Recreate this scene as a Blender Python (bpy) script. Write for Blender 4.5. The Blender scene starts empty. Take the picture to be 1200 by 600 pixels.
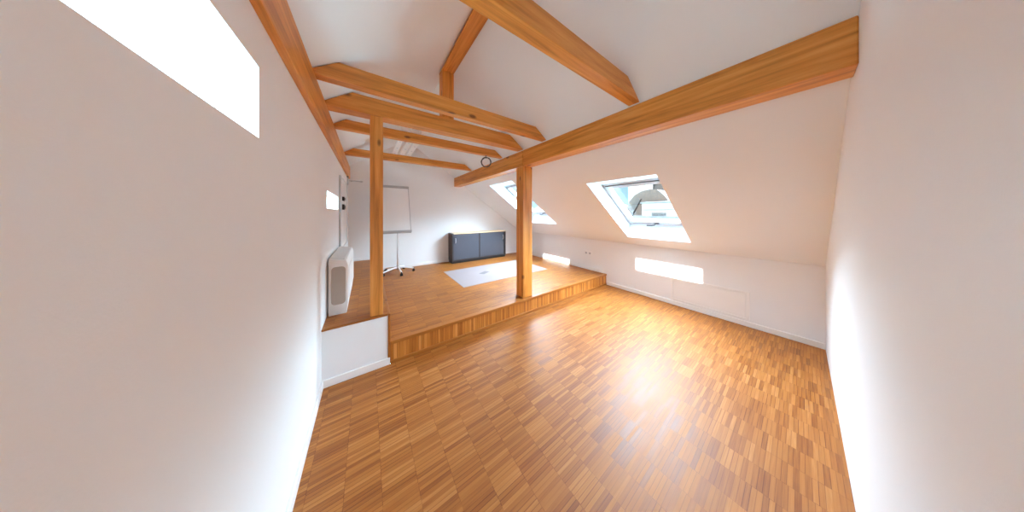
import bpy, bmesh, math, random
from mathutils import Vector, Matrix

random.seed(7)
SC = bpy.context.scene
COL = SC.collection

# ------------------------------------------------------------------ camera
CAM_H = 1.40
YAW = 35.307
cam_data = bpy.data.cameras.new('camera')
cam = bpy.data.objects.new('camera', cam_data)
COL.objects.link(cam)
cam.location = (0, 0, CAM_H)
cam.rotation_euler = (math.pi / 2, 0, -math.radians(YAW))
cam_data.sensor_fit = 'HORIZONTAL'
cam_data.sensor_width = 36.0
cam_data.lens = 36.0 * 239.34 / 1200.0
cam_data.shift_y = -(300 - 249.94) / 1200.0
cam_data.clip_start = 0.02
cam_data.clip_end = 500
SC.camera = cam

# ------------------------------------------------------------------ light
SKY_HIGH = 43.0      # bright hazy sky above the roofs
SKY_LOW = 0.52        # pale blue band along the horizon
GROUND = 84.0         # sunlit roofs and ground below the horizon, to the right of the house
SUN = 16.0
SC.view_settings.view_transform = 'Standard'
SC.view_settings.look = 'None'
SC.view_settings.gamma = 1.0
SC.view_settings.use_curve_mapping = False
SC.view_settings.exposure = 0.97
SC.cycles.max_bounces = 14
SC.cycles.diffuse_bounces = 10
SC.cycles.glossy_bounces = 5
SC.cycles.transparent_max_bounces = 12
SC.cycles.sample_clamp_indirect = 12.0

world = bpy.data.worlds.new('sky')
SC.world = world
world.use_nodes = True
wn, wl = world.node_tree.nodes, world.node_tree.links
wn.clear()
w_out = wn.new('ShaderNodeOutputWorld')
w_bg = wn.new('ShaderNodeBackground')
w_tc = wn.new('ShaderNodeTexCoord')
w_sep = wn.new('ShaderNodeSeparateXYZ')
w_col = wn.new('ShaderNodeValToRGB')
w_str = wn.new('ShaderNodeMapRange')
w_str.interpolation_type = 'SMOOTHSTEP'
wl.new(w_tc.outputs['Generated'], w_sep.inputs[0])
wl.new(w_sep.outputs['Z'], w_col.inputs['Fac'])
wl.new(w_sep.outputs['Z'], w_str.inputs['Value'])
w_str.inputs['From Min'].default_value = 0.16
w_str.inputs['From Max'].default_value = 0.34
w_str.inputs['To Min'].default_value = 0.0
w_str.inputs['To Max'].default_value = SKY_HIGH
w_col.color_ramp.elements[0].position = 0.0
w_col.color_ramp.elements[0].color = (0.40, 0.84, 1.0, 1)
w_col.color_ramp.elements[1].position = 0.40
w_col.color_ramp.elements[1].color = (0.66, 0.84, 1.0, 1)
wl.new(w_col.outputs['Color'], w_bg.inputs['Color'])
w_gnd = wn.new('ShaderNodeMapRange'); w_gnd.interpolation_type = 'SMOOTHSTEP'
w_gnd.inputs['From Min'].default_value = -0.05; w_gnd.inputs['From Max'].default_value = -0.16
w_gnd.inputs['To Min'].default_value = 0.0; w_gnd.inputs['To Max'].default_value = GROUND
wl.new(w_sep.outputs['Z'], w_gnd.inputs['Value'])
w_sum = wn.new('ShaderNodeMath'); w_sum.operation = 'ADD'
wl.new(w_str.outputs['Result'], w_sum.inputs[0]); wl.new(w_gnd.outputs['Result'], w_sum.inputs[1])
w_az = wn.new('ShaderNodeMapRange'); w_az.interpolation_type = 'SMOOTHSTEP'      # added dimming of sky and ground glow on the left; spares the knee wall
w_az.inputs['From Min'].default_value = -0.5; w_az.inputs['From Max'].default_value = 0.25
w_az.inputs['To Min'].default_value = 0.07; w_az.inputs['To Max'].default_value = 1.0
wl.new(w_sep.outputs['X'], w_az.inputs['Value'])
w_mul = wn.new('ShaderNodeMath'); w_mul.operation = 'MULTIPLY'
wl.new(w_sum.outputs[0], w_mul.inputs[0]); wl.new(w_az.outputs['Result'], w_mul.inputs[1])
w_low = wn.new('ShaderNodeMath'); w_low.operation = 'ADD'
w_low.inputs[1].default_value = SKY_LOW
wl.new(w_mul.outputs[0], w_low.inputs[0]); wl.new(w_low.outputs[0], w_bg.inputs['Strength'])
wl.new(w_bg.outputs[0], w_out.inputs[0])

SUN_T, SUN_M = 0.30, 0.145          # fall and drift of the sunbeam per metre towards +X
sun_data = bpy.data.lights.new('sun', 'SUN')
sun_data.energy = SUN
sun_data.angle = math.radians(0.5)
sun_data.color = (1.0, 0.95, 0.86)
sun = bpy.data.objects.new('sun', sun_data)
COL.objects.link(sun)
sun.location = (-6, 0, 5)
sun.rotation_euler = Vector((1, SUN_M, -SUN_T)).to_track_quat('-Z', 'Y').to_euler()

# ------------------------------------------------------------------ key dimensions (metres)
XW, XL = 3.84, -0.30                # knee wall right, wall left
YB, YP, YG = -0.15, 2.21, 5.02      # back wall, platform front, far gable
ZP, ZU, ZK = 0.207, 0.465, 0.856    # platform, upper step, top of knee wall
XU = 0.175                          # right side of the upper step
XR, KR = 0.72, 0.6925               # ridge line, roof pitch
AR = ZK + KR * XW
ZR = AR - KR * XR
TIE_Z = 2.285
def roof(x):
    return ZR - KR * abs(x - XR)

# ------------------------------------------------------------------ materials
def new_mat(name):
    m = bpy.data.materials.new(name)
    m.use_nodes = True
    nt = m.node_tree
    b = nt.nodes['Principled BSDF']
    return m, nt, b

def setp(b, **kw):
    for k, v in kw.items():
        b.inputs[k.replace('_', ' ')].default_value = v

def plain(name, col, rough=0.5, metallic=0.0, noise=0.03, scale=6.0, bump=0.0, coat=0.0):
    m, nt, b = new_mat(name)
    n = nt.nodes.new('ShaderNodeTexNoise')
    tc = nt.nodes.new('ShaderNodeTexCoord')
    n.inputs['Scale'].default_value = scale
    n.inputs['Detail'].default_value = 3
    nt.links.new(tc.outputs['Object'], n.inputs['Vector'])
    r = nt.nodes.new('ShaderNodeValToRGB')
    r.color_ramp.elements[0].color = (*[c * (1 - noise) for c in col], 1)
    r.color_ramp.elements[1].color = (*[min(1, c * (1 + noise)) for c in col], 1)
    nt.links.new(n.outputs['Fac'], r.inputs['Fac'])
    nt.links.new(r.outputs['Color'], b.inputs['Base Color'])
    setp(b, Roughness=rough, Metallic=metallic)
    b.inputs['Coat Weight'].default_value = coat
    if bump:
        bp = nt.nodes.new('ShaderNodeBump')
        bp.inputs['Strength'].default_value = bump
        bp.inputs['Distance'].default_value = 0.002
        n2 = nt.nodes.new('ShaderNodeTexNoise')
        n2.inputs['Scale'].default_value = 180
        nt.links.new(tc.outputs['Object'], n2.inputs['Vector'])
        nt.links.new(n2.outputs['Fac'], bp.inputs['Height'])
        nt.links.new(bp.outputs['Normal'], b.inputs['Normal'])
    return m

def N(nt, op, a, bb=None, c=None):
    n = nt.nodes.new('ShaderNodeMath')
    n.operation = op
    for i, v in enumerate((a, bb, c)):
        if v is None:
            continue
        if isinstance(v, (int, float)):
            n.inputs[i].default_value = v
        else:
            nt.links.new(v, n.inputs[i])
    return n.outputs[0]

def timber(name, axis, tint=1.0):
    """glued spruce beam: fine grain along one axis, a few dark knots"""
    m, nt, b = new_mat(name)
    tc = nt.nodes.new('ShaderNodeTexCoord')
    oi = nt.nodes.new('ShaderNodeObjectInfo')
    add = nt.nodes.new('ShaderNodeVectorMath'); add.operation = 'ADD'
    off = nt.nodes.new('ShaderNodeCombineXYZ')
    for i in range(3):
        nt.links.new(N(nt, 'MULTIPLY', oi.outputs['Random'], 13.7 + 5 * i), off.inputs[i])
    nt.links.new(tc.outputs['Object'], add.inputs[0]); nt.links.new(off.outputs[0], add.inputs[1])
    mp = nt.nodes.new('ShaderNodeMapping')
    sc = [16.0, 16.0, 16.0]; sc['XYZ'.index(axis)] = 0.9
    mp.inputs['Scale'].default_value = sc
    nt.links.new(add.outputs[0], mp.inputs['Vector'])
    g = nt.nodes.new('ShaderNodeTexNoise')
    g.inputs['Scale'].default_value = 1.6; g.inputs['Detail'].default_value = 6; g.inputs['Roughness'].default_value = 0.62
    g.inputs['Distortion'].default_value = 0.5
    nt.links.new(mp.outputs[0], g.inputs['Vector'])
    r = nt.nodes.new('ShaderNodeValToRGB')
    e = r.color_ramp.elements
    e[0].position = 0.30; e[0].color = (0.43 * tint, 0.142 * tint, 0.017 * tint, 1)
    e[1].position = 0.72; e[1].color = (0.82 * tint, 0.375 * tint, 0.090 * tint, 1)
    x = e.new(0.50); x.color = (0.68 * tint, 0.262 * tint, 0.042 * tint, 1)
    nt.links.new(g.outputs['Fac'], r.inputs['Fac'])
    # knots
    mk = nt.nodes.new('ShaderNodeMapping')
    ks = [7.0, 7.0, 7.0]; ks['XYZ'.index(axis)] = 3.2
    mk.inputs['Scale'].default_value = ks
    nt.links.new(add.outputs[0], mk.inputs['Vector'])
    v = nt.nodes.new('ShaderNodeTexVoronoi')
    v.inputs['Scale'].default_value = 1.0
    nt.links.new(mk.outputs[0], v.inputs['Vector'])
    sp = nt.nodes.new('ShaderNodeSeparateColor')
    nt.links.new(v.outputs['Color'], sp.inputs[0])
    pick = N(nt, 'GREATER_THAN', sp.outputs[0], 0.42)
    mr = nt.nodes.new('ShaderNodeMapRange')
    mr.inputs['From Min'].default_value = 0.09; mr.inputs['From Max'].default_value = 0.16
    mr.inputs['To Min'].default_value = 1; mr.inputs['To Max'].default_value = 0
    nt.links.new(v.outputs['Distance'], mr.inputs['Value'])
    fac = N(nt, 'MULTIPLY', pick, mr.outputs[0])
    mx = nt.nodes.new('ShaderNodeMix'); mx.data_type = 'RGBA'
    nt.links.new(N(nt, 'MULTIPLY', fac, 0.85), mx.inputs['Factor'])
    nt.links.new(r.outputs['Color'], mx.inputs['A'])
    mx.inputs['B'].default_value = (0.10, 0.022, 0.006, 1)
    nt.links.new(mx.outputs['Result'], b.inputs['Base Color'])
    setp(b, Roughness=0.42)
    bp = nt.nodes.new('ShaderNodeBump'); bp.inputs['Strength'].default_value = 0.12; bp.inputs['Distance'].default_value = 0.003
    nt.links.new(g.outputs['Fac'], bp.inputs['Height']); nt.links.new(bp.outputs['Normal'], b.inputs['Normal'])
    return m

def parquet(name, along, across, length=0.155, width=0.0190, rough=0.46, tint=(1, 1, 1), contrast=1.0):
    """mosaic parquet: short strips in columns, every strip its own tone"""
    m, nt, b = new_mat(name)
    tc = nt.nodes.new('ShaderNodeTexCoord')
    sp = nt.nodes.new('ShaderNodeSeparateXYZ')
    nt.links.new(tc.outputs['Object'], sp.inputs[0])
    u = N(nt, 'DIVIDE', N(nt, 'ADD', sp.outputs[along], 20.0), length)
    v0 = N(nt, 'DIVIDE', N(nt, 'ADD', sp.outputs[across], 20.0), width)
    cu = N(nt, 'FLOOR', u)
    jw = nt.nodes.new('ShaderNodeTexWhiteNoise'); jw.noise_dimensions = '1D'
    nt.links.new(cu, jw.inputs['W'])
    v = N(nt, 'ADD', v0, jw.outputs['Value'])
    cv = N(nt, 'FLOOR', v)
    def rnd(a, bq, z):
        c = nt.nodes.new('ShaderNodeCombineXYZ')
        nt.links.new(a, c.inputs[0]); nt.links.new(bq, c.inputs[1]); c.inputs[2].default_value = z
        w = nt.nodes.new('ShaderNodeTexWhiteNoise'); w.noise_dimensions = '3D'
        nt.links.new(c.outputs[0], w.inputs['Vector'])
        return w.outputs['Value']
    r1 = rnd(cu, cv, 0.5)
    r2 = rnd(cu, N(nt, 'FLOOR', N(nt, 'DIVIDE', v, 6.0)), 3.5)
    mp = nt.nodes.new('ShaderNodeMapping')
    sc = [150.0, 150.0, 150.0]; sc[along] = 6.0
    mp.inputs['Scale'].default_value = sc
    nt.links.new(tc.outputs['Object'], mp.inputs['Vector'])
    g = nt.nodes.new('ShaderNodeTexNoise'); g.inputs['Scale'].default_value = 1.0; g.inputs['Detail'].default_value = 4
    nt.links.new(mp.outputs[0], g.inputs['Vector'])
    big = nt.nodes.new('ShaderNodeTexNoise'); big.inputs['Scale'].default_value = 1.3; big.inputs['Detail'].default_value = 2
    nt.links.new(tc.outputs['Object'], big.inputs['Vector'])
    t = N(nt, 'ADD', N(nt, 'MULTIPLY', r1, 0.66), N(nt, 'MULTIPLY', r2, 0.03))
    t = N(nt, 'ADD', t, N(nt, 'MULTIPLY', N(nt, 'SUBTRACT', g.outputs['Fac'], 0.28), 0.62))
    t = N(nt, 'ADD', t, N(nt, 'MULTIPLY', N(nt, 'SUBTRACT', big.outputs['Fac'], 0.5), 0.25))
    if contrast != 1.0:
        t = N(nt, 'ADD', N(nt, 'MULTIPLY', N(nt, 'SUBTRACT', t, 0.5), contrast), 0.5)
    r = nt.nodes.new('ShaderNodeValToRGB')
    e = r.color_ramp.elements
    def C(*c):
        return (c[0] * tint[0], c[1] * tint[1], c[2] * tint[2], 1)
    e[0].position = 0.10; e[0].color = C(0.250, 0.072, 0.010)
    e[1].position = 0.95; e[1].color = C(0.510, 0.215, 0.055)
    x = e.new(0.40); x.color = C(0.365, 0.122, 0.018)
    x = e.new(0.70); x.color = C(0.430, 0.158, 0.027)
    nt.links.new(t, r.inputs['Fac'])
    # joints
    fv = N(nt, 'FRACT', v); fu = N(nt, 'FRACT', u)
    ev = N(nt, 'MINIMUM', fv, N(nt, 'SUBTRACT', 1.0, fv))
    eu = N(nt, 'MINIMUM', fu, N(nt, 'SUBTRACT', 1.0, fu))
    jl = N(nt, 'MAXIMUM', N(nt, 'LESS_THAN', ev, 0.075), N(nt, 'LESS_THAN', eu, 0.008))
    mx = nt.nodes.new('ShaderNodeMix'); mx.data_type = 'RGBA'; mx.blend_type = 'MULTIPLY'
    nt.links.new(N(nt, 'MULTIPLY', jl, N(nt, 'MULTIPLY', rnd(cu, cv, 9.5), 1.0)), mx.inputs['Factor'])
    nt.links.new(r.outputs['Color'], mx.inputs['A']); mx.inputs['B'].default_value = (0.45, 0.30, 0.22, 1)
    nt.links.new(mx.outputs['Result'], b.inputs['Base Color'])
    nt.links.new(N(nt, 'ADD', rough, N(nt, 'MULTIPLY', r1, 0.10)), b.inputs['Roughness'])
    b.inputs['IOR'].default_value = 1.45
    b.inputs['Specular IOR Level'].default_value = 0.60
    bp = nt.nodes.new('ShaderNodeBump'); bp.inputs['Strength'].default_value = 0.10; bp.inputs['Distance'].default_value = 0.004
    nt.links.new(N(nt, 'ADD', N(nt, 'MULTIPLY', r1, 0.4), N(nt, 'MULTIPLY', g.outputs['Fac'], 0.6)), bp.inputs['Height'])
    nt.links.new(bp.outputs['Normal'], b.inputs['Normal'])
    return m

def glass(name, tint=(0.97, 0.99, 1.0), refl=0.06):
    m = bpy.data.materials.new(name); m.use_nodes = True
    nt = m.node_tree; nt.nodes.clear()
    o = nt.nodes.new('ShaderNodeOutputMaterial'); mix = nt.nodes.new('ShaderNodeMixShader')
    t = nt.nodes.new('ShaderNodeBsdfTransparent'); t.inputs[0].default_value = (*tint, 1)
    g = nt.nodes.new('ShaderNodeBsdfGlossy'); g.inputs['Roughness'].default_value = 0.02
    mix.inputs[0].default_value = refl
    nt.links.new(t.outputs[0], mix.inputs[1]); nt.links.new(g.outputs[0], mix.inputs[2]); nt.links.new(mix.outputs[0], o.inputs[0])
    return m

M = {}
M['wall'] = plain('white_wall_paint', (0.855, 0.87, 0.88), 0.62, noise=0.012, scale=2.5, bump=0.12)
M['ceiling'] = plain('ceiling_paint', (0.835, 0.855, 0.87), 0.65, noise=0.012, scale=2.0, bump=0.10)
M['white_trim'] = plain('white_trim_lacquer', (0.88, 0.88, 0.87), 0.32, noise=0.01)
M['window_white'] = plain('window_lacquer', (0.62, 0.66, 0.69), 0.35, noise=0.01)
M['reveal_white'] = plain('reveal_lacquer', (0.74, 0.79, 0.82), 0.45, noise=0.01)
M['timber_x'] = timber('spruce_along_x', 'X')
M['timber_y'] = timber('spruce_along_y', 'Y')
M['timber_z'] = timber('spruce_along_z', 'Z')
M['floor'] = parquet('mosaic_parquet', 0, 1)
M['riser'] = parquet('riser_parquet', 2, 0, length=0.60, width=0.027, rough=0.40, contrast=1.35, tint=(1.35, 1.38, 1.25))
M['nosing'] = parquet('nosing_wood', 0, 1, length=0.9, width=0.6, rough=0.32, tint=(1.0, 0.98, 0.95), contrast=0.4)
M['anthracite'] = plain('blue_grey_door_lacquer', (0.075, 0.085, 0.110), 0.30, noise=0.05)
M['carcass'] = plain('dark_carcass', (0.040, 0.036, 0.040), 0.45, noise=0.05)
M['beech'] = plain('pale_beech', (0.80, 0.58, 0.36), 0.4, noise=0.06, scale=20)
M['chrome'] = plain('brushed_metal', (0.72, 0.73, 0.75), 0.28, metallic=1.0, noise=0.02)
M['grey_metal'] = plain('grey_painted_metal', (0.50, 0.52, 0.54), 0.38, metallic=0.3, noise=0.03)
M['dark_metal'] = plain('dark_metal', (0.10, 0.10, 0.11), 0.4, metallic=0.6, noise=0.04)
M['black_plastic'] = plain('black_plastic', (0.012, 0.012, 0.013), 0.4, noise=0.05)
M['white_plastic'] = plain('white_plastic', (0.86, 0.86, 0.86), 0.35, noise=0.01)
M['board'] = plain('white_board_enamel', (0.92, 0.93, 0.935), 0.22, noise=0.008)
M['heater_white'] = plain('white_heater_enamel', (0.87, 0.86, 0.85), 0.35, noise=0.01)
M['heater_beige'] = plain('beige_heater_panel', (0.46, 0.40, 0.34), 0.45, noise=0.04)
M['reflector'] = plain('lamp_reflector', (0.90, 0.93, 0.95), 0.22, metallic=0.35, noise=0.02)
M['clip'] = plain('blue_grey_clip', (0.42, 0.52, 0.60), 0.4, noise=0.03)
M['mat_label'] = plain('grey_label', (0.22, 0.20, 0.20), 0.5, noise=0.25, scale=60)
M['glass'] = glass('window_glass')

# translucent chair mat: pale frosted plastic over the parquet
mm = bpy.data.materials.new('frosted_mat_plastic'); mm.use_nodes = True
nt = mm.node_tree; pb = nt.nodes['Principled BSDF']
pb.inputs['Base Color'].default_value = (0.41, 0.345, 0.345, 1); pb.inputs['Roughness'].default_value = 0.30
mtr = nt.nodes.new('ShaderNodeBsdfTransparent'); mmx = nt.nodes.new('ShaderNodeMixShader')
mno = nt.nodes.new('ShaderNodeTexNoise'); mno.inputs['Scale'].default_value = 3.0
nt.links.new(N(nt, 'ADD', N(nt, 'MULTIPLY', mno.outputs['Fac'], 0.10), 0.03), mmx.inputs[0])
nt.links.new(pb.outputs[0], mmx.inputs[1]); nt.links.new(mtr.outputs[0], mmx.inputs[2])
nt.links.new(mmx.outputs[0], nt.nodes['Material Output'].inputs[0])
M['mat'] = mm

# outdoors (sunlit, under the full sky: low albedo tiles and plaster)
M['roof_tile'] = plain('weathered_roof_tile', (0.0190, 0.0160, 0.0138), 0.9, noise=0.35, scale=2.5)
M['slate'] = plain('grey_slate', (0.0075, 0.0080, 0.0088), 0.9, noise=0.25, scale=3)
M['plaster'] = plain('pale_plaster', (0.085, 0.085, 0.085), 0.9, noise=0.05)
M['verge'] = plain('grey_verge_tile', (0.011, 0.0105, 0.0105), 0.9, noise=0.3, scale=3)
M['sheet'] = plain('pale_roof_sheet', (0.022, 0.025, 0.027), 0.8, noise=0.08, scale=2)
M['foliage'] = plain('hill_foliage', (0.0050, 0.0095, 0.0075), 0.95, noise=0.5, scale=0.25)

# ------------------------------------------------------------------ mesh helpers (world coordinates)
def add_box(bm, x0, x1, y0, y1, z0, z1, bevel=0.0, seg=2):
    r = bmesh.ops.create_cube(bm, size=1.0)
    vs = r['verts']
    for v in vs:
        v.co = Vector(((x0 + x1) / 2 + v.co.x * (x1 - x0), (y0 + y1) / 2 + v.co.y * (y1 - y0), (z0 + z1) / 2 + v.co.z * (z1 - z0)))
    if bevel:
        es = list({e for v in vs for e in v.link_edges})
        bmesh.ops.bevel(bm, geom=es, offset=bevel, segments=seg, affect='EDGES', profile=0.5)

def box(x0, x1, y0, y1, z0, z1, bevel=0.0, seg=2):
    bm = bmesh.new(); add_box(bm, x0, x1, y0, y1, z0, z1, bevel, seg); return bm

def add_prism(bm, poly, axis, a, b, bevel=0.0):
    """poly: 2D outline in the plane normal to axis; extruded from a to b"""
    def P(p, t):
        if axis == 'X': return Vector((t, p[0], p[1]))
        if axis == 'Y': return Vector((p[0], t, p[1]))
        return Vector((p[0], p[1], t))
    v0 = [bm.verts.new(P(p, a)) for p in poly]; v1 = [bm.verts.new(P(p, b)) for p in poly]
    fs = [bm.faces.new(v0), bm.faces.new(v1[::-1])]
    n = len(poly)
    for i in range(n):
        fs.append(bm.faces.new((v0[i], v1[i], v1[(i + 1) % n], v0[(i + 1) % n])))
    bmesh.ops.recalc_face_normals(bm, faces=fs)
    if bevel:
        es = list({e for f in fs for e in f.edges})
        bmesh.ops.bevel(bm, geom=es, offset=bevel, segments=2, affect='EDGES', profile=0.5)

def prism(poly, axis, a, b, bevel=0.0):
    bm = bmesh.new(); add_prism(bm, poly, axis, a, b, bevel); return bm

def add_cyl(bm, p0, p1, r0, r1=None, seg=16):
    p0, p1 = Vector(p0), Vector(p1); d = p1 - p0
    q = d.to_track_quat('Z', 'Y').to_matrix().to_4x4()
    bmesh.ops.create_cone(bm, cap_ends=True, segments=seg, radius1=r0, radius2=r0 if r1 is None else r1, depth=d.length,
                          matrix=Matrix.Translation((p0 + p1) / 2) @ q)

def add_tube(bm, pts, r, seg=10, closed=False):
    pts = [Vector(p) for p in pts]; n = len(pts); rings = []
    up = None
    for i, p in enumerate(pts):
        if closed:
            t = (pts[(i + 1) % n] - pts[i - 1]).normalized()
        else:
            t = (pts[min(i + 1, n - 1)] - pts[max(i - 1, 0)]).normalized()
        if up is None:
            up = Vector((0, 0, 1)) if abs(t.z) < 0.9 else Vector((1, 0, 0))
        a = (up - t * up.dot(t)).normalized(); bq = t.cross(a); up = a
        rings.append([bm.verts.new(p + r * (math.cos(k * 2 * math.pi / seg) * a + math.sin(k * 2 * math.pi / seg) * bq)) for k in range(seg)])
    m = n if closed else n - 1
    for i in range(m):
        A, B = rings[i], rings[(i + 1) % n]
        for k in range(seg):
            bm.faces.new((A[k], A[(k + 1) % seg], B[(k + 1) % seg], B[k]))
    if not closed:
        bm.faces.new(rings[0][::-1]); bm.faces.new(rings[-1])
    bmesh.ops.recalc_face_normals(bm, faces=bm.faces[:])

def tube(*a, **k):
    bm = bmesh.new(); add_tube(bm, *a, **k); return bm

def obj(name, bm, mat, parent=None, smooth=False, kind=None):
    """ONE mesh object; its origin sits at the middle of its base"""
    cs = [v.co for v in bm.verts]
    o3 = Vector(((min(c.x for c in cs) + max(c.x for c in cs)) / 2, (min(c.y for c in cs) + max(c.y for c in cs)) / 2, min(c.z for c in cs)))
    for v in bm.verts: v.co -= o3
    me = bpy.data.meshes.new(name); bm.to_mesh(me); bm.free()
    me.materials.append(mat)
    if smooth:
        for p in me.polygons: p.use_smooth = True
        me.set_sharp_from_angle(angle=math.radians(40))
    o = bpy.data.objects.new(name, me); COL.objects.link(o)
    base = Vector((0, 0, 0))
    if parent is not None:
        o.parent = parent
        q = parent
        while q is not None:
            base = base + q.location; q = q.parent
    o.location = o3 - base
    if kind: o['kind'] = kind
    return o

def tag(o, label, cat, group=None):
    o['label'] = label; o['category'] = cat
    if group: o['group'] = group
    return o

def thing(name, label, cat, loc, group=None):
    o = bpy.data.objects.new(name, None); COL.objects.link(o); o.location = loc
    o.empty_display_size = 0.1
    return tag(o, label, cat, group)

def holder(name, loc):
    o = bpy.data.objects.new(name, None); COL.objects.link(o); o.location = loc
    o.empty_display_size = 0.1; o['kind'] = 'structure'
    return o

def struct(name, bm, mat, parent=None, smooth=False):
    return obj(name, bm, mat, parent, smooth, None if parent is not None else 'structure')

# ------------------------------------------------------------------ room shell
struct('floor', box(XL - 0.12, XW + 0.12, YB - 0.12, YP, -0.10, 0.0), M['floor'])
# main platform and the higher step on its left
bm = box(XU, XW + 0.12, YP + 0.02, YG + 0.12, 0.0, ZP)
platform = struct('floor_platform', bm, M['floor'])
obj('riser_panel', box(XU, XW, YP, YP + 0.02, 0.028, ZP - 0.030), M['riser'], platform)
obj('nosing', box(XU, XW, YP - 0.012, YP + 0.045, ZP - 0.030, ZP + 0.0015, 0.004), M['nosing'], platform)
obj('bottom_batten', box(XU, XW, YP - 0.012, YP + 0.02, 0.0, 0.028, 0.004), M['nosing'], platform)
step = struct('floor_step', box(XL, XU - 0.02, YP + 0.03, YG, 0.0, ZU), M['floor'])
obj('nosing', box(XL, XU - 0.022, YP - 0.004, YP + 0.055, ZU - 0.014, ZU + 0.002, 0.003), M['nosing'], step)
obj('side_riser', box(XU - 0.02, XU, YP - 0.006, YG, 0.0, ZU + 0.001, 0.002), M['nosing'], step)
struct('wall_step', box(XL, XU - 0.02, YP, YP + 0.03, 0.0, ZU - 0.014, 0.002), M['wall'])
struct('baseboard_step', box(XL, XU - 0.004, YP - 0.014, YP, 0.0, 0.062, 0.004), M['white_trim'])

# windows as (y0, y1, inner top x, inner bottom x)
WIN = {1: (3.09, 3.93, 2.18, 3.40), 2: (0.87, 1.705, 2.465, 3.64)}

def grid_face(bm, us, vs, P, holes):
    cache = {}
    def V(i, j):
        if (i, j) not in cache: cache[(i, j)] = bm.verts.new(P(us[i], vs[j]))
        return cache[(i, j)]
    for i in range(len(us) - 1):
        for j in range(len(vs) - 1):
            mu, mv = (us[i] + us[i + 1]) / 2, (vs[j] + vs[j + 1]) / 2
            if any(h[0] < mu < h[1] and h[2] < mv < h[3] for h in holes): continue
            bm.faces.new((V(i, j), V(i + 1, j), V(i + 1, j + 1), V(i, j + 1)))

def shell(name, us, vs, P, holes, thick, outward, mat, rim=False):
    """a wall or roof sheet with openings, thickened away from the room"""
    bm = bmesh.new()
    us, vs = sorted(set(us)), sorted(set(vs))
    grid_face(bm, us, vs, P, holes)
    bmesh.ops.recalc_face_normals(bm, faces=bm.faces[:])
    if bm.faces[:][0].normal.dot(outward) > 0:
        bmesh.ops.reverse_faces(bm, faces=bm.faces[:])
    o = struct(name, bm, mat)
    s = o.modifiers.new('thickness', 'SOLIDIFY'); s.thickness = thick; s.offset = -1.0; s.use_rim = rim
    return o

holes = [(w[2], w[3], w[0], w[1]) for w in WIN.values()]
shell('ceiling_right', [XR, XW + 0.02] + [h[i] for h in holes for i in (0, 1)], [YB, YG] + [h[i] for h in holes for i in (2, 3)],
      lambda x, y: Vector((x, y, roof(x))), holes, 0.03, Vector((0.57, 0, 0.82)), M['ceiling'])
shell('ceiling_left', [XR, XL - 0.16], [YB, YG], lambda x, y: Vector((x, y, roof(x))), [], 0.03, Vector((-0.57, 0, 0.82)), M['ceiling'])
struct('wall_right', box(XW, XW + 0.12, YB - 0.12, YG + 0.12, 0.0, ZK - 0.004), M['wall'])
gable = [(XL - 0.16, 0), (XW + 0.12, 0), (XW + 0.12, roof(XW + 0.12)), (XR, ZR + 0.02), (XL - 0.16, roof(XL - 0.16))]
struct('wall_far', prism(gable, 'Y', YG, YG + 0.12), M['wall'])
struct('wall_back', prism(gable, 'Y', YB - 0.12, YB), M['wall'])
# left wall below the purlin, with two unseen slots added to let the low sun in
SUN_SLOTS = {3: (2.49, 3.36, 1.445, 1.605), 4: (0.18, 1.06, 1.655, 1.895)}
LT = 0.10
lh = list(SUN_SLOTS.values())
shell('wall_left', [YB, YG] + [h[i] for h in lh for i in (0, 1)], [0.0, 2.062] + [h[i] for h in lh for i in (2, 3)],
      lambda y, z: Vector((XL, y, z)), lh, LT, Vector((-1, 0, 0)), M['wall'], True)
for n, (y0, y1, z0, z1) in SUN_SLOTS.items():
    w = holder('window_%d' % n, (XL - LT, (y0 + y1) / 2, z0))  # added opening, placed to throw the sun patches on the knee wall
    bm = bmesh.new()
    xa, xb, t, q = XL - LT - 0.02, XL - LT + 0.012, 0.03, 0.006
    add_box(bm, xa, xb, y0 - t, y0 + q, z0 - t, z1 + t, 0.003); add_box(bm, xa, xb, y1 - q, y1 + t, z0 - t, z1 + t, 0.003)
    add_box(bm, xa, xb, y0 + q, y1 - q, z0 - t, z0 + q, 0.003); add_box(bm, xa, xb, y0 + q, y1 - q, z1 - q, z1 + t, 0.003)
    obj('window_frame', bm, M['white_trim'], w)
    obj('pane', box(XL - LT - 0.008, XL - LT - 0.004, y0 - 0.01, y1 + 0.01, z0 - 0.01, z1 + 0.01), M['glass'], w)

# baseboards
struct('baseboard_right', box(XW - 0.014, XW, YB, YP - 0.012, 0.0, 0.062, 0.004), M['white_trim'])
struct('baseboard_right_platform', box(XW - 0.014, XW, YP + 0.045, YG, ZP, ZP + 0.055, 0.004), M['white_trim'])
struct('baseboard_far', box(XU, XW - 0.014, YG - 0.014, YG, ZP, ZP + 0.055, 0.004), M['white_trim'])
struct('baseboard_far_step', box(XL, XU - 0.02, YG - 0.014, YG, ZU, ZU + 0.05, 0.004), M['white_trim'])
struct('baseboard_left', box(XL, XL + 0.014, YB, YP - 0.014, 0.0, 0.062, 0.004), M['white_trim'])

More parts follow.
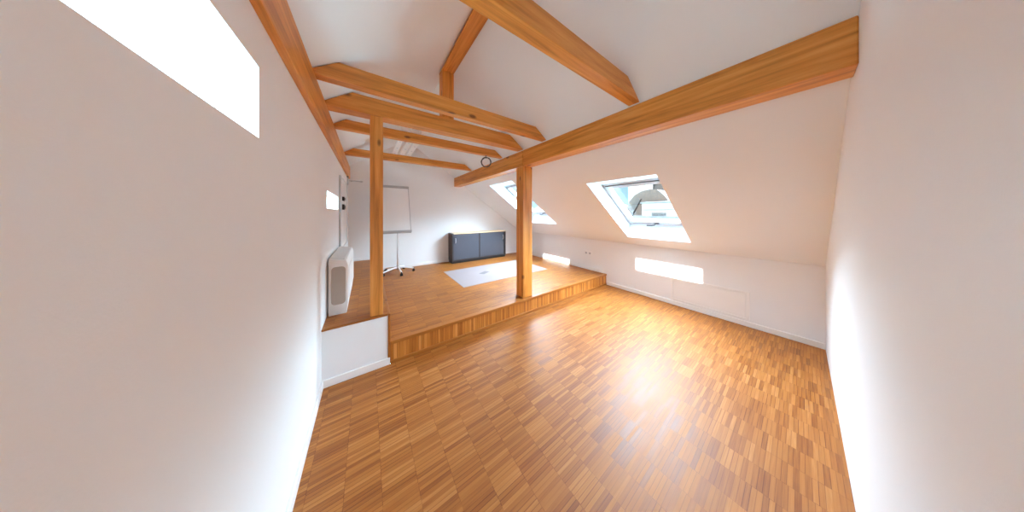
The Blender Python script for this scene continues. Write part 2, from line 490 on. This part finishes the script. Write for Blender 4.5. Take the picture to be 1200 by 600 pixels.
# ------------------------------------------------------------------ skylights
ROFF = 0.30                           # vertical offset of the outer roof plane
def roof_out(x): return roof(x) + ROFF
def skylight(n, y0, y1, xt, xb):
    w = holder('window_%d' % n, ((xt + xb) / 2, (y0 + y1) / 2, roof(xb)))
    zt, zb = roof(xt), roof(xb)
    xo_t = XR + (ZR + ROFF - (zt + 0.02)) / KR      # level head
    xo_b = xb + 0.085                               # near-vertical sill
    ti, bi = Vector((xt, 0, zt)), Vector((xb, 0, zb))
    to, bo = Vector((xo_t, 0, roof_out(xo_t))), Vector((xo_b, 0, roof_out(xo_b)))
    Y = lambda v, y: Vector((v.x, y, v.z))
    # reveal (four boards lining the opening, 12 mm thick outwards)
    bm = bmesh.new()
    def quad(*p):
        return bm.faces.new([bm.verts.new(q) for q in p])
    quad(Y(ti, y0), Y(bi, y0), Y(bo, y0), Y(to, y0))
    quad(Y(ti, y1), Y(to, y1), Y(bo, y1), Y(bi, y1))
    quad(Y(ti, y0), Y(to, y0), Y(to, y1), Y(ti, y1))
    quad(Y(bi, y0), Y(bi, y1), Y(bo, y1), Y(bo, y0))
    bmesh.ops.remove_doubles(bm, verts=bm.verts[:], dist=1e-5)
    bmesh.ops.recalc_face_normals(bm, faces=bm.faces[:])
    cen = (ti + bi + to + bo) / 4; cen.y = (y0 + y1) / 2
    f = bm.faces[:][0]
    if f.normal.dot(cen - f.calc_center_median()) < 0: bmesh.ops.reverse_faces(bm, faces=bm.faces[:])
    rv = obj('reveal', bm, M['reveal_white'], w)
    s = rv.modifiers.new('thickness', 'SOLIDIFY'); s.thickness = 0.012; s.offset = -1.0
    # frame, sash, pane in the outer roof plane
    e = (bo - to); L = e.length; e.normalize()
    nrm = Vector((-e.z, 0, e.x)); nrm = nrm if nrm.z > 0 else -nrm
    def slab(bm, s0, s1, a0, a1, d0, d1, bev=0.003):
        r = bmesh.ops.create_cube(bm, size=1.0); vs = r['verts']
        for v in vs:
            ss = (s0 + s1) / 2 + v.co.x * (s1 - s0); yy = (a0 + a1) / 2 + v.co.y * (a1 - a0); dd = (d0 + d1) / 2 + v.co.z * (d1 - d0)
            p = to + e * ss + nrm * dd; v.co = Vector((p.x, yy, p.z))
        if bev:
            bmesh.ops.bevel(bm, geom=list({q for v in vs for q in v.link_edges}), offset=bev, segments=2, affect='EDGES')
    def ring(bm, s0, s1, a0, a1, t, tb, d0, d1):
        slab(bm, s0, s1, a0, a0 + t, d0, d1); slab(bm, s0, s1, a1 - t, a1, d0, d1)
        slab(bm, s0, s0 + t, a0 + t, a1 - t, d0, d1); slab(bm, s1 - tb, s1, a0 + t, a1 - t, d0, d1)
    bm = bmesh.new(); ring(bm, -0.02, L + 0.02, y0 - 0.02, y1 + 0.02, 0.045, 0.045, -0.015, 0.06)
    obj('window_frame', bm, M['window_white'], w)
    bm = bmesh.new(); ring(bm, 0.028, L - 0.028, y0 + 0.028, y1 - 0.028, 0.048, 0.065, -0.03, 0.035)
    sash = obj('sash', bm, M['window_white'], w)
    bm = bmesh.new(); slab(bm, 0.074, L - 0.091, y0 + 0.074, y1 - 0.074, 0.004, 0.010, 0)
    obj('pane', bm, M['glass'], sash)
    bm = bmesh.new(); ring(bm, 0.068, L - 0.086, y0 + 0.068, y1 - 0.068, 0.010, 0.010, -0.006, 0.002)
    obj('seal', bm, M['dark_metal'], sash)
    bm = bmesh.new(); ring(bm, 0.022, L - 0.022, y0 + 0.022, y1 - 0.022, 0.011, 0.013, -0.024, 0.0)
    obj('gasket', bm, M['dark_metal'], w)
    # handle on the lower rail
    ym = (y0 + y1) / 2
    bm = bmesh.new()
    slab(bm, L - 0.075, L - 0.045, ym - 0.035, ym + 0.035, -0.040, -0.030)
    p = lambda ss, yy, dd: Vector(((to + e * ss + nrm * dd).x, yy, (to + e * ss + nrm * dd).z))
    add_tube(bm, [p(L - 0.06, ym + 0.02, -0.035), p(L - 0.06, ym + 0.02, -0.065), p(L - 0.055, ym + 0.06, -0.072), p(L - 0.05, ym + 0.13, -0.07)], 0.010)
    obj('window_handle', bm, M['dark_metal'], sash, True)
    # daylight portal: tells the sampler where the sky comes in, gives no light itself
    ld = bpy.data.lights.new('daylight_portal', 'AREA'); ld.shape = 'RECTANGLE'
    ld.size = L; ld.size_y = y1 - y0; ld.cycles.is_portal = True
    lo = bpy.data.objects.new('daylight_portal', ld); COL.objects.link(lo)
    c = to + e * (L / 2) + nrm * 0.08
    lo.location = (c.x, ym, c.z)
    lo.rotation_euler = Matrix((e, Vector((0, 1, 0)), e.cross(Vector((0, 1, 0))))).transposed().to_euler()
    return w
for n, wv in WIN.items(): skylight(n, *wv)

# ------------------------------------------------------------------ roof timbers
G = 0.004                              # clearance under the roof skin
def purlin(y0, y1, x0, x1, label, right=True):
    z0, z1 = 2.064, TIE_Z - 0.002
    xi, xo = (x0, x1)
    if right:
        poly = [(x0, z0), (x1, z0), (x1, roof(x1) - G), (x0, min(z1, roof(x0) - G))]
    else:
        xc = XR - (ZR - G - z1) / KR
        poly = [(x0, z0), (x1, z0), (x1, z1), (xc, z1), (x0, roof(x0) - G)]
    return tag(obj('purlin_beam', prism(poly, 'Y', y0, y1, 0.005), M['timber_y']), label, 'beam', 'purlin beams')
purlin(YB, 2.243, 1.776, 1.936, 'near length of the right-hand orange purlin, running from the post up to the top right')
purlin(2.251, YG, 1.776, 1.936, 'far length of the right-hand orange purlin, from the post to the far white wall')
purlin(YB, YG, -0.431, -0.271, 'left-hand brown purlin beam lying on top of the left wall above the radiator', False)

def tie(y0, y1, zt, label):
    zb = TIE_Z
    g = 0.006
    def xr(z): return XR + (ZR - g - z) / KR
    def xl(z): return XR - (ZR - g - z) / KR
    poly = [(xl(zb), zb), (xr(zb), zb), (xr(zt), zt), (xl(zt), zt)]
    return tag(obj('tie_beam', prism(poly, 'Y', y0, y1, 0.004), M['timber_x']), label, 'beam', 'tie beams across the room')
tie(0.738, 0.822, 2.418, 'nearest tie beam, crossing high at the top of the picture to the right purlin')
tie(1.774, 1.852, 2.405, 'second tie beam from the camera, in front of the king post')
tie(2.222, 2.352, 2.440, 'thickest tie beam, resting on the left post with the king post standing on it')
tie(2.750, 2.828, 2.385, 'slim tie beam just behind the thick tie beam on the left post')
tie(3.930, 4.020, 2.392, 'farthest tie beam, closest to the far white wall above the flip chart')

tag(obj('king_post', box(0.66, 0.785, 2.224, 2.344, 2.441, 2.944, 0.005), M['timber_z']),
    'short upright timber under the ridge beam, standing on the thick tie beam', 'post')
rb = [(0.66, 2.946), (0.785, 2.946), (0.785, roof(0.785) - G), (XR, ZR - G), (0.66, roof(0.66) - G)]
tag(obj('ridge_beam', prism(rb, 'Y', YB, 2.344, 0.003), M['timber_y']),
    'ridge beam along the top of the ceiling, ending on the short king post', 'beam')
tag(obj('timber_post', box(1.776, 1.946, 2.24, 2.40, ZP + 0.0015, 2.063, 0.008), M['timber_z']),
    'thick square timber post on the platform edge under the right purlin', 'post', 'timber posts')
tag(obj('timber_post', box(0.019, 0.119, 2.226, 2.326, ZU + 0.002, TIE_Z - 0.001, 0.006), M['timber_z']),
    'slimmer timber post at the left, standing on top of the white half wall', 'post', 'timber posts')

# ------------------------------------------------------------------ sideboard
cx0, cx1, cy0, cy1 = 1.626, 3.126, 4.715, 5.002
sb = thing('sideboard', 'low dark grey sliding-door cabinet with a pale wood top against the far wall', 'cabinet', ((cx0 + cx1) / 2, (cy0 + cy1) / 2, ZP))
bm = bmesh.new()
add_box(bm, cx0, cx0 + 0.03, cy0, cy1, ZP + 0.05, 0.922, 0.002)
add_box(bm, cx1 - 0.03, cx1, cy0, cy1, ZP + 0.05, 0.922, 0.002)
add_box(bm, cx0 + 0.03, cx1 - 0.03, cy0, cy1, ZP + 0.05, ZP + 0.08)
add_box(bm, cx0 + 0.03, cx1 - 0.03, cy1 - 0.012, cy1, ZP + 0.08, 0.90)
add_box(bm, cx0 + 0.03, cx1 - 0.03, cy0 + 0.002, cy1 - 0.012, 0.885, 0.90)
add_box(bm, 2.313, 2.349, cy0 + 0.012, cy1 - 0.02, ZP + 0.08, 0.885)
obj('carcass', bm, M['carcass'], sb)
obj('plinth', box(cx0 + 0.01, cx1 - 0.01, cy0 + 0.02, cy1 - 0.01, ZP, ZP + 0.05), M['black_plastic'], sb)
obj('cabinet_top', box(cx0 + 0.03, cx1 - 0.0, cy0 - 0.003, cy1, 0.9005, 0.926, 0.003), M['beech'], sb)
for (a, b, yy, hx) in ((cx0 + 0.032, 2.311, cy0 + 0.004, cx0 + 0.075), (2.351, 3.070, cy0 + 0.008, 3.035)):
    d = obj('door', box(a, b, yy, yy + 0.014, ZP + 0.085, 0.882, 0.002), M['anthracite'], sb)
    hb = tube([(hx, yy, 0.695), (hx, yy - 0.022, 0.70), (hx, yy - 0.026, 0.75), (hx, yy - 0.022, 0.80), (hx, yy, 0.805)], 0.008)
    obj('handle', hb, M['chrome'], d, True)
    if a > 2:
        bm = bmesh.new(); add_cyl(bm, (2.385, yy + 0.002, 0.775), (2.385, yy - 0.008, 0.775), 0.014)
        obj('lock', bm, M['dark_metal'], d, True)

# ------------------------------------------------------------------ chair mat
mt = tag(obj('chair_mat', box(1.26, 3.14, 3.12, 4.19, ZP + 0.0005, ZP + 0.0045, 0.002, 1), M['mat']),
         'pale frosted plastic chair mat lying on the platform in front of the cabinet', 'floor mat')
obj('mat_label', prism([(1.79, 3.66), (1.86, 3.57), (2.03, 3.66), (1.97, 3.75)], 'Z', ZP + 0.0045, ZP + 0.0052), M['mat_label'], mt)['label'] = 'small grey label in the middle of the mat'

# ------------------------------------------------------------------ flip chart
fx, fy = 0.50, 4.67
fc = thing('flip_chart', 'white flip chart board on a wheeled metal stand by the far wall', 'flip chart', (fx, fy, ZP))
bL, bR = 0.085, 0.717
pb0, pb1 = Vector((0, 4.50, 1.035)), Vector((0, 4.86, 1.965))
bd = (pb1 - pb0); bl = bd.length; bd.normalize(); bnr = Vector((0, -bd.z, bd.y))      # faces the camera
def bslab(bm, s0, s1, x0, x1, d0, d1, bev=0.002):
    r = bmesh.ops.create_cube(bm, size=1.0); vs = r['verts']
    for v in vs:
        p = pb0 + bd * ((s0 + s1) / 2 + v.co.z * (s1 - s0)) + bnr * ((d0 + d1) / 2 + v.co.y * (d1 - d0))
        v.co = Vector(((x0 + x1) / 2 + v.co.x * (x1 - x0), p.y, p.z))
    bmesh.ops.recalc_face_normals(bm, faces=list({f for v in vs for f in v.link_faces}))
    if bev: bmesh.ops.bevel(bm, geom=list({q for v in vs for q in v.link_edges}), offset=bev, segments=2, affect='EDGES')
bm = bmesh.new(); bslab(bm, 0.012, bl - 0.01, bL + 0.008, bR - 0.008, -0.012, 0.004); obj('board', bm, M['board'], fc)
bm = bmesh.new()
bslab(bm, 0, bl, bL, bL + 0.011, -0.015, 0.007); bslab(bm, 0, bl, bR - 0.011, bR, -0.015, 0.007)
bslab(bm, 0, 0.014, bL + 0.011, bR - 0.011, -0.015, 0.007)
obj('board_frame', bm, M['grey_metal'], fc)
bm = bmesh.new(); bslab(bm, bl - 0.05, bl, bL - 0.004, bR + 0.004, -0.018, 0.022, 0.005); obj('clamp_bar', bm, M['grey_metal'], fc)
bm = bmesh.new(); bslab(bm, -0.022, -0.004, bL, bR, -0.015, 0.075, 0.003); bslab(bm, -0.004, 0.012, bL, bR, 0.068, 0.075, 0.002)
tray = obj('pen_tray', bm, M['grey_metal'], fc)
for q in (0.30, 0.45, 0.585):          # pens left in the tray are things of their own
    a = pb0 + bd * 0.006 + bnr * 0.035
    bm = bmesh.new()
    add_cyl(bm, (q, a.y, a.z), (q + 0.085, a.y, a.z), 0.0095)
    pn = tag(obj('marker_pen', bm, M['dark_metal'], None, True), 'dark marker pen lying in the tray of the flip chart', 'pen', 'pens in the flip chart tray')
    c2 = bmesh.new(); add_cyl(c2, (q + 0.085, a.y, a.z), (q + 0.135, a.y, a.z), 0.0105)
    obj('pen_cap', c2, M['black_plastic'], pn, True)
bm = bmesh.new()
add_cyl(bm, (fx, fy, ZP + 0.10), (fx, fy, 1.06), 0.0165); add_cyl(bm, (fx, fy, ZP + 0.07), (fx, fy, ZP + 0.15), 0.024)
obj('pole', bm, M['chrome'], fc, True)
bm = bmesh.new()
add_box(bm, fx - 0.05, fx + 0.05, fy - 0.13, fy + 0.01, 1.035, 1.075, 0.004)
add_cyl(bm, (fx, fy, 1.05), (fx, 4.79, 1.72), 0.012)
obj('bracket', bm, M['grey_metal'], fc, True)
for k in range(5):
    an = math.radians(-84 + 72 * k); dx, dy = math.cos(an), math.sin(an)
    R = 0.285
    bm = bmesh.new()
    add_tube(bm, [(fx + dx * 0.01, fy + dy * 0.01, ZP + 0.115), (fx + dx * 0.12, fy + dy * 0.12, ZP + 0.10), (fx + dx * R, fy + dy * R, ZP + 0.068)], 0.016, 10)
    leg = obj('leg', bm, M['white_plastic'], fc, True)
    bm = bmesh.new()
    px_, py_ = fx + dx * R, fy + dy * R
    add_cyl(bm, (px_ - dy * 0.02, py_ + dx * 0.02, ZP + 0.026), (px_ + dy * 0.02, py_ - dx * 0.02, ZP + 0.026), 0.0255)
    add_cyl(bm, (px_, py_, ZP + 0.04), (px_, py_, ZP + 0.075), 0.011)
    obj('castor', bm, M['black_plastic'], leg, True)

# ------------------------------------------------------------------ radiator unit on the upper step
hx0, hx1, hy0, hy1 = XL + 0.012, -0.148, 2.463, 3.36
HZ = 0.962
ht = thing('radiator', 'white radiator cabinet with slotted top standing on the high step by the left wall', 'radiator', ((hx0 + hx1) / 2, (hy0 + hy1) / 2, ZU))
bm = prism([(hx0, ZU), (hx1 - 0.012, ZU), (hx1, ZU + 0.10), (hx1, HZ - 0.045), (hx1 - 0.014, HZ), (hx0, HZ + 0.02)], 'Y', hy0, hy1, 0.005)
hb_ = obj('housing', bm, M['heater_white'], ht, True)
# recessed-looking beige end panel with rounded corners inside the white rim
pts = []
ex0, ex1, ez0, ez1, rr = hx0 + 0.020, hx1 - 0.018, ZU + 0.095, HZ - 0.055, 0.03
for (qx, qz, a0) in ((ex1 - rr, ez1 - rr, 0), (ex0 + rr, ez1 - rr, 90), (ex0 + rr, ez0 + rr, 180), (ex1 - rr, ez0 + rr, 270)):
    for k in range(5):
        a = math.radians(a0 + 22.5 * k); pts.append((qx + rr * math.cos(a), qz + rr * math.sin(a)))
obj('end_panel', prism(pts, 'Y', hy0 - 0.004, hy0 + 0.004, 0.002), M['heater_beige'], ht)
obj('grille_recess', prism([(hx0 + 0.018, HZ + 0.0195), (hx1 - 0.03, HZ + 0.0035), (hx1 - 0.03, HZ + 0.0055), (hx0 + 0.018, HZ + 0.0215)], 'Y', hy0 + 0.04, hy1 - 0.04), M['dark_metal'], ht)
bm = bmesh.new()
for k in range(16):
    yy = hy0 + 0.055 + k * (hy1 - hy0 - 0.11) / 15
    add_prism(bm, [(hx0 + 0.014, HZ + 0.020), (hx1 - 0.026, HZ + 0.004), (hx1 - 0.026, HZ + 0.010), (hx0 + 0.014, HZ + 0.026)], 'Y', yy - 0.020, yy + 0.020)
obj('top_grille', bm, M['heater_white'], ht)
bm = bmesh.new()
for k in range(20):
    yy = hy0 + 0.08 + k * (hy1 - hy0 - 0.16) / 19
    add_box(bm, hx1 - 0.004, hx1 + 0.005, yy - 0.012, yy + 0.012, ZU + 0.12, HZ - 0.08, 0.002)
obj('front_ribs', bm, M['heater_white'], ht)

# ------------------------------------------------------------------ whiteboard on the left wall
wb = thing('whiteboard', 'white wall board with thin grey frame hung below the left purlin', 'whiteboard', (XL + 0.015, 4.0, 0.95))
wy0, wy1, wz0, wz1 = 3.45, 4.42, 0.93, 1.88
obj('board', box(XL + 0.001, XL + 0.016, wy0, wy1, wz0, wz1), M['board'], wb)
bm = bmesh.new()
add_box(bm, XL, XL + 0.021, wy0 - 0.012, wy0, wz0 - 0.012, wz1 + 0.012, 0.002); add_box(bm, XL, XL + 0.021, wy1, wy1 + 0.012, wz0 - 0.012, wz1 + 0.012, 0.002)
add_box(bm, XL, XL + 0.021, wy0, wy1, wz0 - 0.012, wz0, 0.002); add_box(bm, XL, XL + 0.021, wy0, wy1, wz1, wz1 + 0.012, 0.002)
obj('board_frame', bm, M['grey_metal'], wb)
for z0, z1, lab in ((1.575, 1.63, 'upper of two small black board erasers on the wall board'), (1.45, 1.525, 'lower and taller of two small black board erasers on the wall board')):
    er = tag(obj('board_eraser', box(XL + 0.016, XL + 0.040, 3.66, 3.80, z0, z1, 0.004), M['black_plastic']), lab, 'eraser', 'erasers on the wall board')
    obj('grip', box(XL + 0.040, XL + 0.048, 3.68, 3.78, z0 + 0.015, z1 - 0.015, 0.003), M['dark_metal'], er)

# hanging rail on the far wall and its hook under the left purlin
rl = thing('wall_rail', 'thin grey rail fixed high on the far wall left of the post', 'rail', (-0.18, YG, 2.0))
bm = bmesh.new(); add_cyl(bm, (-0.285, YG - 0.022, 2.027), (-0.07, YG - 0.022, 2.024), 0.011); obj('rod', bm, M['grey_metal'], rl, True)
for xx in (-0.25, -0.10):
    bm = bmesh.new(); add_cyl(bm, (xx, YG, 2.026), (xx, YG - 0.022, 2.026), 0.008); add_cyl(bm, (xx, YG, 2.026), (xx, YG - 0.004, 2.026), 0.018)
    obj('bracket', bm, M['grey_metal'], rl, True)
hk = thing('hook', 'rounded metal hook under the end of the left purlin', 'hook', (-0.30, 4.72, 1.92))
bm = bmesh.new(); add_box(bm, -0.345, -0.275, 4.66, 4.80, 2.045, 2.0625, 0.003); obj('plate', bm, M['dark_metal'], hk)
obj('hook_loop', tube([(-0.29, 4.72, 2.047), (-0.29, 4.72, 1.99)] + [(-0.29 + 0.0 * k, 4.72 + 0.035 - 0.035 * math.cos(math.radians(20 * k)), 1.96 - 0.035 * math.sin(math.radians(20 * k))) for k in range(0, 11)], 0.010), M['grey_metal'], hk, True)

# ------------------------------------------------------------------ strip lights lying on the tie beams
def strip_light(x, y0, y1, z, label):
    t = thing('strip_light', label, 'ceiling light', (x, (y0 + y1) / 2, z), 'strip lights across the tie beams')
    w = 0.036
    obj('housing', prism([(x - w, z + 0.012), (x + w, z + 0.012), (x + w * 0.8, z + 0.05), (x - w * 0.8, z + 0.05)], 'Y', y0 + 0.012, y1 - 0.012, 0.002), M['white_plastic'], t)
    obj('diffuser', box(x - w + 0.002, x + w - 0.002, y0 + 0.012, y1 - 0.012, z + 0.001, z + 0.0118, 0.003), M['white_plastic'], t)
    n = int((y1 - y0) / 0.27)
    for k in range(n):
        yy = y0 + 0.15 + k * (y1 - y0 - 0.3) / max(1, n - 1)
        bm = bmesh.new(); add_cyl(bm, (x, yy, z + 0.0004), (x, yy, z + 0.003), 0.012)
        obj('fixing_clip', bm, M['clip'], t, True)
    for yy in (y0, y1 - 0.012):
        obj('end_cap', box(x - w - 0.002, x + w + 0.002, yy, yy + 0.012, z, z + 0.053, 0.003), M['white_plastic'], t)
    return t
strip_light(0.372, 2.74, 4.03, 2.3930, 'leftmost of the three white strip lights laid across the far tie beams')
strip_light(0.482, 2.74, 4.03, 2.3930, 'middle one of the three white strip lights laid across the far tie beams')
strip_light(0.578, 2.365, 4.03, 2.3930, 'rightmost and longest of the three strip lights laid across the tie beams')

# ------------------------------------------------------------------ cable ring hanging at the purlin
cc = Vector((1.487, 2.790, 2.186))
rg = thing('cable_coil', 'small dark ring of coiled cable hanging under a tie beam beside the right purlin', 'cable', (cc.x, cc.y, cc.z - 0.08))
side = Vector((0.816, -0.578, 0)); fwd = Vector((0.578, 0.816, 0))
pts = []
for k in range(96):
    a = 2 * math.pi * k / 32
    r = 0.072 + 0.003 * math.sin(k * 0.9)
    pts.append(cc + side * (r * math.cos(a)) + Vector((0, 0, r * math.sin(a))) + fwd * (0.006 * (k // 32)))
obj('cable', tube(pts, 0.0075, 8), M['dark_metal'], rg, True)
bm = bmesh.new()
add_cyl(bm, (cc.x, cc.y, TIE_Z), (cc.x, cc.y, cc.z + 0.066), 0.005)
add_cyl(bm, (cc.x, cc.y, TIE_Z), (cc.x, cc.y, TIE_Z - 0.004), 0.013)
add_tube(bm, [cc + Vector((0, 0, 0.070)), cc + fwd * 0.012 + Vector((0, 0, 0.058)), cc + fwd * 0.024 + Vector((0, 0, 0.068))], 0.004, 8)
obj('screw_hook', bm, M['dark_metal'], rg, True)

# ------------------------------------------------------------------ sockets and wall hatch on the knee wall
for yc, lab in ((2.655, 'left one of two small wall sockets on the right knee wall by the platform end'),
                (2.565, 'right one of two small wall sockets on the right knee wall by the platform end')):
    zc = 0.555
    s = thing('wall_socket', lab, 'socket', (XW, yc, zc - 0.04), 'wall sockets')
    obj('cover_plate', box(XW - 0.010, XW, yc - 0.041, yc + 0.041, zc - 0.041, zc + 0.041, 0.004), M['white_plastic'], s)
    bm = bmesh.new(); add_cyl(bm, (XW - 0.014, yc, zc), (XW - 0.0095, yc, zc), 0.022, 0.022, 20)
    obj('socket_insert', bm, M['grey_metal'], s, True)
    bm = bmesh.new()
    for q in (-0.0095, 0.0095): add_cyl(bm, (XW - 0.0148, yc + q, zc), (XW - 0.0135, yc + q, zc), 0.0035, None, 8)
    obj('pin_holes', bm, M['black_plastic'], s)
hy = (0.36, 1.16)
hp = thing('wall_hatch', 'flush white access hatch low on the right knee wall', 'hatch', (XW, 0.76, 0.075))
bm = bmesh.new()
add_box(bm, XW - 0.012, XW, hy[0], hy[0] + 0.03, 0.075, 0.425, 0.003); add_box(bm, XW - 0.012, XW, hy[1] - 0.03, hy[1], 0.075, 0.425, 0.003)
add_box(bm, XW - 0.012, XW, hy[0] + 0.03, hy[1] - 0.03, 0.395, 0.425, 0.003); add_box(bm, XW - 0.012, XW, hy[0] + 0.03, hy[1] - 0.03, 0.075, 0.10, 0.003)
obj('hatch_frame', bm, M['white_trim'], hp)
obj('hatch_door', box(XW - 0.007, XW, hy[0] + 0.034, hy[1] - 0.034, 0.104, 0.391, 0.002), M['white_trim'], hp)

# ------------------------------------------------------------------ outdoors: the neighbour's roofs and the wooded hill
nh = thing('neighbour_house', 'pale neighbouring house with tiled roof seen through the near skylight', 'building', (19.5, 6.5, -6.0))
obj('house_wall', box(17.3, 24, 3.2, 8.2, -6.0, 1.2, 0.02), M['plaster'], nh)
# rounded tiled roof with a verge on the left
prof = [(8.75, 1.15), (8.36, 2.35), (7.9, 2.9), (7.37, 3.18), (6.8, 3.28), (6.31, 3.22), (5.9, 2.8), (5.5, 2.2), (4.6, 1.15)]
obj('roof', prism(prof, 'X', 18.0, 24.5), M['roof_tile'], nh)
obj('roof_verge', prism([(8.45, 1.15), (8.05, 1.15), (7.35, 2.55), (7.62, 2.62)], 'X', 17.75, 18.0, 0.01), M['verge'], nh)
obj('tower', box(20.0, 21.5, 7.85, 9.36, 1.0, 4.1, 0.02), M['plaster'], nh)
obj('tower_cornice', box(19.9, 21.6, 7.78, 9.45, 4.1, 4.28, 0.02), M['sheet'], nh)
obj('tower_cap', box(19.95, 21.55, 7.82, 9.40, 4.28, 4.52, 0.02), M['slate'], nh)
obj('slate_gable', prism([(8.65, 1.2), (6.0, 1.2), (6.4, 4.75), (7.37, 5.6), (8.65, 4.9)], 'X', 22.0, 24.0), M['slate'], nh)
low = obj('dormer', box(17.0, 18.2, 4.86, 6.95, 1.05, 2.15, 0.02), M['plaster'], nh)
obj('dormer_roof', prism([(16.9, 2.15), (18.6, 2.15), (18.6, 2.34), (16.9, 2.22)], 'Y', 4.75, 7.05, 0.01), M['sheet'], nh)
obj('dormer_band', box(16.97, 17.0, 4.9, 6.9, 1.62, 1.68), M['sheet'], nh)
obj('dormer_window', box(16.97, 17.0, 5.4, 6.3, 1.2, 1.45, 0.005), M['slate'], nh)
obj('house_ledge', box(16.8, 17.3, 3.2, 8.2, 0.95, 1.2, 0.02), M['sheet'], nh)
bm = bmesh.new()
random.seed(3)
nx, ny = 14, 40
vv = [[bm.verts.new((60 + i * 3, -60 + j * 6.5, -12 + 21 * math.sin(min(1, i / 8) * math.pi / 2) * (0.7 + 0.3 * math.sin(j * 0.35 + 1)) + random.uniform(-0.7, 0.7))) for j in range(ny)] for i in range(nx)]
for i in range(nx - 1):
    for j in range(ny - 1): bm.faces.new((vv[i][j], vv[i + 1][j], vv[i + 1][j + 1], vv[i][j + 1]))
bmesh.ops.recalc_face_normals(bm, faces=bm.faces[:])
struct('hills', bm, M['foliage'], None, True)
